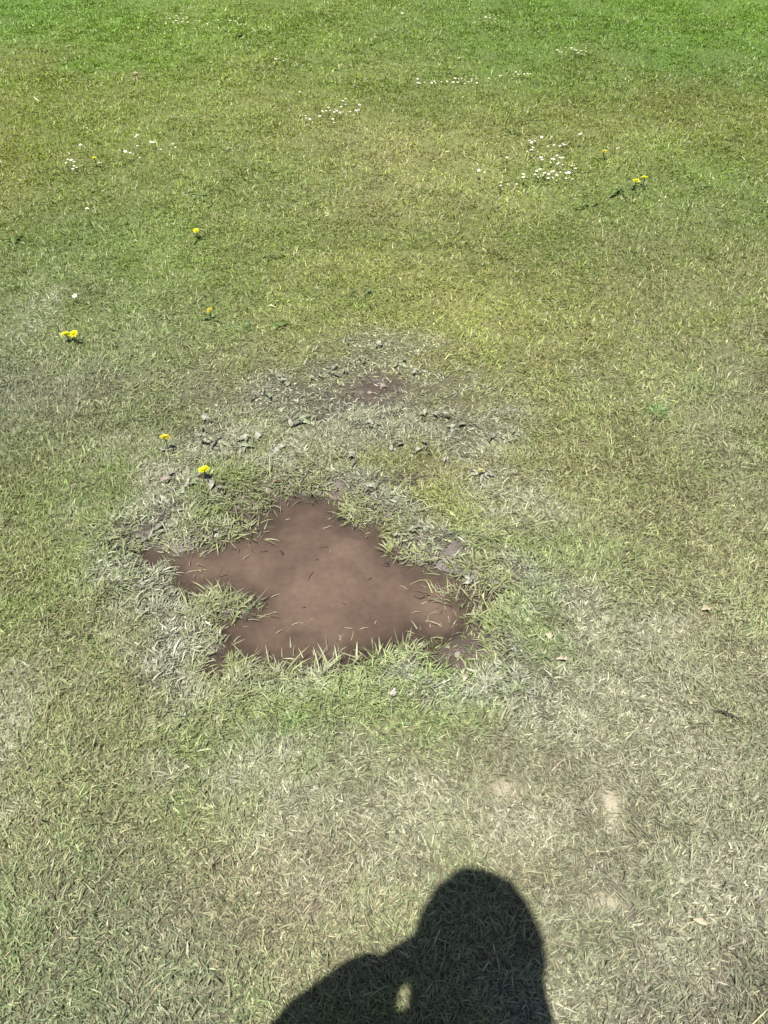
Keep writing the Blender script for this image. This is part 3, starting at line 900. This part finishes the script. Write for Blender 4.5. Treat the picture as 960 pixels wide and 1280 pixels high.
lone_leaf('fallen_leaf', 882, 762, .024, .016, M_PALELEAF, .4, 'pale tan fallen leaf lying on turf beside the grey silted grass', 401)
lone_leaf('fallen_leaf', 685, 797, .020, .014, M_PALELEAF, 1.9, 'small pale fallen leaf in green turf across from the puddle end', 402)
lone_leaf('fallen_leaf', 702, 827, .026, .012, M_PALELEAF, .2, 'ragged straw coloured dead leaf lying flat near the silted grass', 403)
lone_leaf('fallen_leaf', 875, 1153, .024, .010, M_PALELEAF, -.2, 'curled cream dead leaf in the foreground turf', 404)
lone_leaf('fallen_leaf', 583, 843, .022, .011, M_PALELEAF, 1.0, 'pale dead leaf beside the bare wet mud at the puddle end', 405)
lone_leaf('fallen_leaf', 170, 93, .045, .030, M_PALELEAF, .3, 'tan dead leaf in far dry lawn', 406)
lone_leaf('fallen_leaf', 575, 74, .040, .026, M_PALELEAF, .3, 'small tan dead leaf near the far row of daisies', 407)
lone_leaf('fallen_leaf', 352, 691, .017, .007, M_DARK, 2.2, 'dark wet leaf poking up out of the brown puddle', 408, z=WATER + .004, tip=-.5)
lone_leaf('fallen_leaf', 484, 706, .020, .011, M_DARK, .1, 'dark curled leaf floating on the puddle near its grassy bank', 409, z=WATER + .002)
lone_leaf('fallen_leaf', 345, 600, .018, .010, M_BROWNLEAF, .1, 'brown leaf in the trampled grass on the puddle edge', 410)

# snail shell
V = []; F = []
pts = []; rad = []
for i in range(34):
    a = i * .42; R = .0008 + .0058 * (i / 33) ** 1.3
    pts.append(Vector((R * math.cos(a), R * math.sin(a), .009 - .006 * (i / 33)))); rad.append(.0006 + .0036 * (i / 33) ** 1.2)
add_tube(V, F, pts, rad, 8)
sh = obj('snail_shell', mesh_from('snail_shell', V, F, [simple_mat('shell', (.45, .42, .36), .35, .15, 150)]))
sh.location = on_ground(490, 868, .014) + Vector((0, 0, .014)); sh.rotation_euler = (1.0, .2, .4); sh.scale = (.9,) * 3
tag(sh, 'tiny whitish snail shell in the grass just outside the puddle', 'shell')

# dark twig
V = []; F = []
pts = [Vector((-.024, .010, .004)), Vector((-.014, .006, .010)), Vector((-.004, .001, .011)), Vector((.008, -.006, .010)), Vector((.018, -.010, .008)), Vector((.026, -.017, .003))]
add_tube(V, F, pts, [.0010, .0019, .0023, .0021, .0016, .0008], 7)
add_tube(V, F, [pts[2], Vector((.004, .008, .014)), Vector((.010, .012, .012))], [.0018, .0014, .0006], 5)
tw = obj('twig', mesh_from('twig', V, F, [M_DARK]))
tw.location = on_ground(908, 894, .010) + Vector((0, 0, .008)); tw.scale = (.85,) * 3
tag(tw, 'dark crooked twig lying on the pale worn turf', 'twig')
V = []; F = []
add_tube(V, F, [Vector((-.018, .006, 0)), Vector((-.006, -.003, .002)), Vector((.004, .002, .003)), Vector((.016, .008, .001))], [.0008, .0014, .0014, .0007], 6)
tw = obj('twig', mesh_from('twig', V, F, [M_DARK]))
tw.location = Vector(G(528, 748, WATER)) + Vector((0, 0, .001))
tag(tw, 'thin dark twig in the puddle next to the half drowned grass tuft', 'twig')


def clod_mesh(seed, r):
    q = np.random.default_rng(seed)
    import bmesh
    bm = bmesh.new(); bmesh.ops.create_icosphere(bm, subdivisions=3, radius=r)
    for v in bm.verts:
        c = v.co / r
        f = 1 + .35 * float(fbm(np.array([c.x * 1.7 + seed]), np.array([c.y * 1.7 + c.z * 2.3]), seed, 3)[0])
        v.co = Vector((c.x * r * f * 1.3, c.y * r * f, c.z * r * f * .55))
    me = bpy.data.meshes.new('mud_clod'); bm.to_mesh(me); bm.free()
    me.materials.append(M_MUD)
    me.polygons.foreach_set('use_smooth', np.ones(len(me.polygons), bool))
    return me


for i, (px, py, r, lb) in enumerate([(207, 600, .010, 'lumpy clod of drying mud beside the dandelion at the puddle'), (232, 590, .008, 'small crumb of drying mud next to the bright dandelion'),
                                     (405, 637, .008, 'wet looking clod of mud on the far lip of the puddle'), (413, 643, .006, 'little mud crumb touching the water on the far lip'),
                                     (478, 482, .008, 'clod of mud in the bare dark patch behind the puddle'), (462, 492, .006, 'small mud crumb in the bare dark patch behind the puddle'),
                                     (572, 815, .006, 'small stone grey crumb on the bare mud at the puddle end'), (560, 805, .004, 'tiny crumb on the bare mud at the puddle end')]):
    o = obj('mud_clod', clod_mesh(500 + i, r))
    o.location = on_ground(px, py) + Vector((0, 0, r * .3)); o.rotation_euler = (0, 0, i * 1.3)
    tag(o, lb, 'clod')

# straws and blades lying on the water
M_STRAW = simple_mat('wet_straw', (.25, .225, .13), .35, .25, 100)
M_STRAW2 = simple_mat('wet_dark_straw', (.09, .06, .035), .35, .3, 100)


def straw_mesh(L, wd, seed, mat):
    q = np.random.default_rng(seed); V = []; F = []
    n = 6; bend = q.uniform(-.35, .35)
    for i in range(n + 1):
        t = i / n; hw = wd * .5 * (1 - abs(2 * t - .8) ** 3 * .6) * (1 if i < n else .1)
        x = L * (t - .5); y = bend * L * (t - .5) ** 2; z = .0008 + .0035 * math.sin(t * 3.0 + q.uniform(-.3, .3)) * q.uniform(.2, 1)
        V += [(x, y - hw, z), (x, y + hw, z + .0004), (x, y + hw, z - .0006), (x, y - hw, z - .001)]
    for i in range(n):
        a = i * 4
        for j in range(4): F.append((a + j, a + (j + 1) % 4, a + 4 + (j + 1) % 4, a + 4 + j))
    F += [(0, 1, 2, 3), tuple(n * 4 + j for j in (3, 2, 1, 0))]
    return mesh_from('straw', V, F, [mat])


for i, (px, py, L, rz, m) in enumerate([(247, 714, .035, .15, 0), (291, 682, .030, -.9, 0), (308, 697, .026, .8, 0), (388, 720, .032, 1.2, 1), (520, 766, .022, .1, 0), (455, 786, .014, .2, 0),
                                        (436, 786, .012, -.2, 0), (441, 795, .018, 1.4, 0), (425, 797, .016, 1.9, 0), (300, 803, .026, .5, 0), (332, 770, .022, .4, 0), (560, 738, .030, -.6, 0),
                                        (505, 735, .022, -.7, 0), (350, 790, .030, .7, 0), (372, 780, .022, .2, 0), (405, 685, .012, .1, 1), (345, 745, .020, .4, 0), (462, 724, .014, .5, 1),
                                        (413, 690, .014, 1.5, 0), (540, 778, .02, -.3, 0), (410, 660, .018, .3, 0), (470, 778, .018, 1.1, 0), (395, 700, .01, .2, 1), (360, 650, .022, .2, 0),
                                        (525, 727, .03, .25, 0), (280, 720, .012, .3, 1), (380, 760, .014, .2, 1), (430, 755, .012, -.4, 1), (330, 690, .012, .1, 1)]):
    o = obj('straw', straw_mesh(L * dr.uniform(.7, 1.7), .0017 if m == 0 else .0016, 600 + i, (M_STRAW, M_STRAW2)[m]))
    o.location = Vector(G(px, py, WATER)) + Vector((0, 0, .0005)); o.rotation_euler = (0, 0, rz)
    tag(o, 'pale dead grass straw floating on the brown puddle' if m == 0 else 'short dark scrap of plant floating on the brown puddle', 'straw', ('pale straws on the puddle', 'dark scraps on the puddle')[m])


# ------------------------------------------------------------------ the person taking the picture (their shadow lies on the lawn)
def P(px, py, h):
    g = G(px, py)
    return Vector(g + SUN * (h / SUN[2]))


def skin_obj(name, verts, edges, mat, parent, sub=2, root=0):
    me = bpy.data.meshes.new(name)
    me.from_pydata([v[0] for v in verts], edges, [])
    o = obj(name, me, mat, parent)
    mo = o.modifiers.new('skin', 'SKIN'); mo.use_smooth_shade = True
    if not me.skin_vertices:
        raise RuntimeError('no skin layer')
    for i, v in enumerate(verts):
        r = v[1] if isinstance(v[1], tuple) else (v[1], v[1])
        me.skin_vertices[0].data[i].radius = r
        me.skin_vertices[0].data[i].use_root = (i == root)
    s = o.modifiers.new('sub', 'SUBSURF'); s.levels = sub; s.render_levels = sub
    return o


M_SKIN = simple_mat('skin', (.48, .30, .22), .5, .08, 30)
M_HAIR = simple_mat('hair', (.05, .035, .025), .55, .35, 200)
M_JACKET = simple_mat('jacket_cloth', (.035, .045, .07), .8, .2, 60)
M_TROUSER = simple_mat('trouser_cloth', (.04, .04, .045), .85, .2, 60)
M_SHOE = simple_mat('shoe_leather', (.03, .03, .03), .5, .2, 60)
person = empty('person', (-.04, -.30, 0))
tag(person, 'standing person in dark jacket holding up a phone, shadow falling on the grass', 'person')
PO = Vector((-.04, -.30, 0))


def rel(p): return tuple(Vector(p) - PO)


HEAD = P(597, 1196, 1.52)
fw = Vector((0.02, .80, -.60)).normalized()       # where the face looks
up_ = Vector((0, .60, .80)).normalized()
neck0 = P(598, 1300, 1.40); chest = Vector((-.085, -.225, 1.22)); belly = Vector((-.07, -.27, 1.05)); pelvis = Vector((-.055, -.30, .93))
shL = P(425, 1296, 1.37); shR = Vector((.095, -.27, 1.33))
elL = P(322, 1346, 1.07); haL = Vector((-.106, -.018, 1.258))
wrL = elL.lerp(haL, .78)
elR = Vector((.085, -.225, 1.04)); haR = Vector((.050, -.060, 1.220)); wrR = elR.lerp(haR, .76)
vb = [(pelvis, (.11, .085)), (belly, (.095, .075)), (chest, (.135, .095)), (neck0, (.062, .062)), (HEAD - up_ * .10 - fw * .025, (.055, .06)), (HEAD - up_ * .055 + fw * .01, (.068, .078)),
      (HEAD + up_ * .01, (.078, .090)), (HEAD + up_ * .075, (.064, .076)),
      (shL, .036), (elL, .030), (wrL, .030), (haL, (.046, .030)), (shR, .036), (elR, .030), (wrR, .027), (haR, (.040, .022))]
eb = [(0, 1), (1, 2), (2, 3), (3, 4), (4, 5), (5, 6), (6, 7), (2, 8), (8, 9), (9, 10), (10, 11), (2, 12), (12, 13), (13, 14), (14, 15)]
for sx_ in (-1, 1):
    b = len(vb)
    hip = pelvis + Vector((sx_ * .09, 0, -.07)); knee = Vector((pelvis.x + sx_ * .11, -.285, .49)); ank = Vector((pelvis.x + sx_ * .12, -.32, .085)); toe = Vector((pelvis.x + sx_ * .14, -.16, .035))
    vb += [(hip, .085), (knee, .056), (ank, .038), (toe, (.04, .025))]
    eb += [(0, b), (b, b + 1), (b + 1, b + 2), (b + 2, b + 3)]
phone_c = Vector((-.022, 0, 0))
cfw = Vector((0, math.cos(PITCH), -math.sin(PITCH))); cup = Vector((0, math.sin(PITCH), math.cos(PITCH)))
PHC = Vector((0, 0, CAM_H)) - cfw * .014 - cup * .052 + Vector((-.024, 0, 0))
for side, hand, idx in ((-1, haL, 11), (1, haR, 15)):
    edge = PHC + Vector((side * .037, 0, 0))
    for k in range(4):                                    # fingers round the back edge of the phone
        b = len(vb)
        p0 = hand + cup * (.024 - .016 * k) + Vector((-side * .012, 0, 0)) + cfw * .004
        p1 = edge + cup * (.012 - .020 * k) + Vector((side * .016, 0, 0)) - cfw * .001
        p2 = edge + cup * (.012 - .020 * k) - Vector((side * .004, 0, 0)) - cfw * .014
        vb += [(p0, .0095), (p1, .0088), (p2, .0072)]
        eb += [(idx, b), (b, b + 1), (b + 1, b + 2)]
    b = len(vb)                                           # thumb on the screen side
    vb += [(hand + cup * .012 - cfw * .028 - Vector((side * .018, 0, 0)), .0115), (edge + cup * .02 - cfw * .019 - Vector((side * .006, 0, 0)), .009)]
    eb += [(idx, b), (b, b + 1)]
b = len(vb)
vb += [(HEAD + fw * .095 - up_ * .012, .013), (HEAD + fw * .112 - up_ * .028, .013)]
eb += [(6, b), (b, b + 1)]
skin_obj('body', [(rel(p), r) for p, r in vb], eb, M_SKIN, person)
# face details
import bmesh
for sx_ in (-1, 1):
    bm = bmesh.new(); bmesh.ops.create_uvsphere(bm, u_segments=12, v_segments=8, radius=.012)
    me = bpy.data.meshes.new('eye'); bm.to_mesh(me); bm.free()
    o = obj('eye', me, simple_mat('eye_white', (.7, .68, .66), .2, .05, 10), person); o.location = rel(HEAD + fw * .078 + up_ * .012 + Vector((sx_ * .032, 0, 0)))
    bm = bmesh.new(); bmesh.ops.create_uvsphere(bm, u_segments=10, v_segments=8, radius=.03)
    for v in bm.verts: v.co = Vector((v.co.x * .3, v.co.y * .6, v.co.z))
    me = bpy.data.meshes.new('ear'); bm.to_mesh(me); bm.free()
    o = obj('ear', me, M_SKIN, person); o.location = rel(HEAD + Vector((sx_ * .080, 0, 0)) - up_ * .012 - fw * .01); o.rotation_euler = (-.64, 0, 0)
bm = bmesh.new(); bmesh.ops.create_uvsphere(bm, u_segments=40, v_segments=28, radius=1)
for v in bm.verts:
    c = v.co.copy()
    f = 1 + .05 * float(fbm(np.array([c.x * 4 + 3]), np.array([c.y * 4 + c.z * 5]), 71, 3)[0])
    v.co = Vector((c.x * (.102 - .012 * max(0, c.z)), c.y * .112, c.z * (.122 if c.z > 0 else .155))) * f
    if c.z < 0: v.co.x *= .97 / math.sqrt(max(.30, 1 - c.z * c.z)); v.co.y *= .9 / math.sqrt(max(.45, 1 - c.z * c.z))
    if c.y > .35 and c.z < .45: v.co.y *= .55            # open at the face
me = bpy.data.meshes.new('hair'); bm.to_mesh(me); bm.free()
me.polygons.foreach_set('use_smooth', np.ones(len(me.polygons), bool))
hr = obj('hair', me, M_HAIR, person)
hr.location = rel(HEAD + up_ * .018 - fw * .012)
hr.rotation_euler = (-.64, 0, 0)
# clothing
V = []; F = []
mid = shL.lerp(shR, .5)
rings = [(pelvis + Vector((0, 0, -.13)), .175, .135, 0), (pelvis, .172, .130, 0), (belly, .160, .122, .05), (chest, .180, .125, .15), (chest.lerp(mid, .65), .185, .110, .2),
         (mid + Vector((0, 0, .015)), .150, .080, .2), (neck0 + Vector((0, -.005, -.03)), .072, .070, .1), (neck0 + Vector((0, .01, .025)), .068, .068, .0)]
nr = 24
for c_, rx, ry, tw_ in rings:
    for k in range(nr):
        a = 2 * math.pi * k / nr
        q = Vector((rx * math.cos(a), ry * math.sin(a), .006 * math.sin(5 * a + rx * 40)))
        V.append(Vector(rel(c_ + Matrix.Rotation(-tw_, 3, 'Z') @ q)))
for r_ in range(len(rings) - 1):
    for k in range(nr):
        F.append((r_ * nr + k, r_ * nr + (k + 1) % nr, (r_ + 1) * nr + (k + 1) % nr, (r_ + 1) * nr + k))
for sh_, el_, ha_, e_ in ((shL, elL, haL, .80), (shR, elR, haR, .70)):
    inn = sh_.lerp(mid, .35)
    pts = [inn, sh_, sh_.lerp(el_, .5), el_.lerp(sh_, .12), el_, el_.lerp(ha_, .12), el_.lerp(ha_, .45), el_.lerp(ha_, e_)]
    add_tube(V, F, [Vector(rel(p)) for p in pts], [.070, .072, .060, .056, .056, .056, .054, .052 if sh_ is shL else .040], 14)
jm = mesh_from('jacket', V, F, [M_JACKET])
jo = obj('jacket', jm, None, person)
sb_ = jo.modifiers.new('sub', 'SUBSURF'); sb_.levels = 1; sb_.render_levels = 1
vt = [(pelvis + Vector((0, 0, -.04)), (.14, .11)), (pelvis + Vector((0, 0, .10)), (.14, .105))]; et = [(0, 1)]
for sx_ in (-1, 1):
    b = len(vt)
    vt += [(pelvis + Vector((sx_ * .09, 0, -.16)), .092), (Vector((pelvis.x + sx_ * .11, -.285, .49)), .074), (Vector((pelvis.x + sx_ * .12, -.32, .10)), .064)]
    et += [(0, b), (b, b + 1), (b + 1, b + 2)]
skin_obj('trousers', [(rel(p), r) for p, r in vt], et, M_TROUSER, person)
for sx_ in (-1, 1):
    vs = [((pelvis.x + sx_ * .12, -.365, .048), (.042, .044)), ((pelvis.x + sx_ * .125, -.29, .05), (.044, .046)), ((pelvis.x + sx_ * .14, -.20, .043), (.050, .038)), ((pelvis.x + sx_ * .145, -.13, .036), (.042, .028))]
    skin_obj('shoe', [(rel(p), r) for p, r in vs], [(0, 1), (1, 2), (2, 3)], M_SHOE, person)

# the phone, its lens at the camera's place
bm = bmesh.new(); bmesh.ops.create_cube(bm, size=1)
for v in bm.verts: v.co = Vector((v.co.x * .074, v.co.y * .154, v.co.z * .0085))
bmesh.ops.bevel(bm, geom=list(bm.edges), offset=.0035, segments=3, affect='EDGES')
me = bpy.data.meshes.new('case'); bm.to_mesh(me); bm.free()
ph = empty('phone', PHC); ph.rotation_euler = (math.pi / 2 - PITCH, 0, 0)
obj('case', me, simple_mat('phone_case', (.02, .02, .022), .3, .1, 20), ph)
bm = bmesh.new(); bmesh.ops.create_cube(bm, size=1)
for v in bm.verts: v.co = Vector((v.co.x * .068, v.co.y * .146, v.co.z * .0006 + .0046))
me = bpy.data.meshes.new('screen'); bm.to_mesh(me); bm.free()
obj('screen', me, simple_mat('phone_screen', (.01, .01, .012), .08, .1, 5), ph)
tag(ph, 'slim black phone held in both hands of the standing person', 'phone')
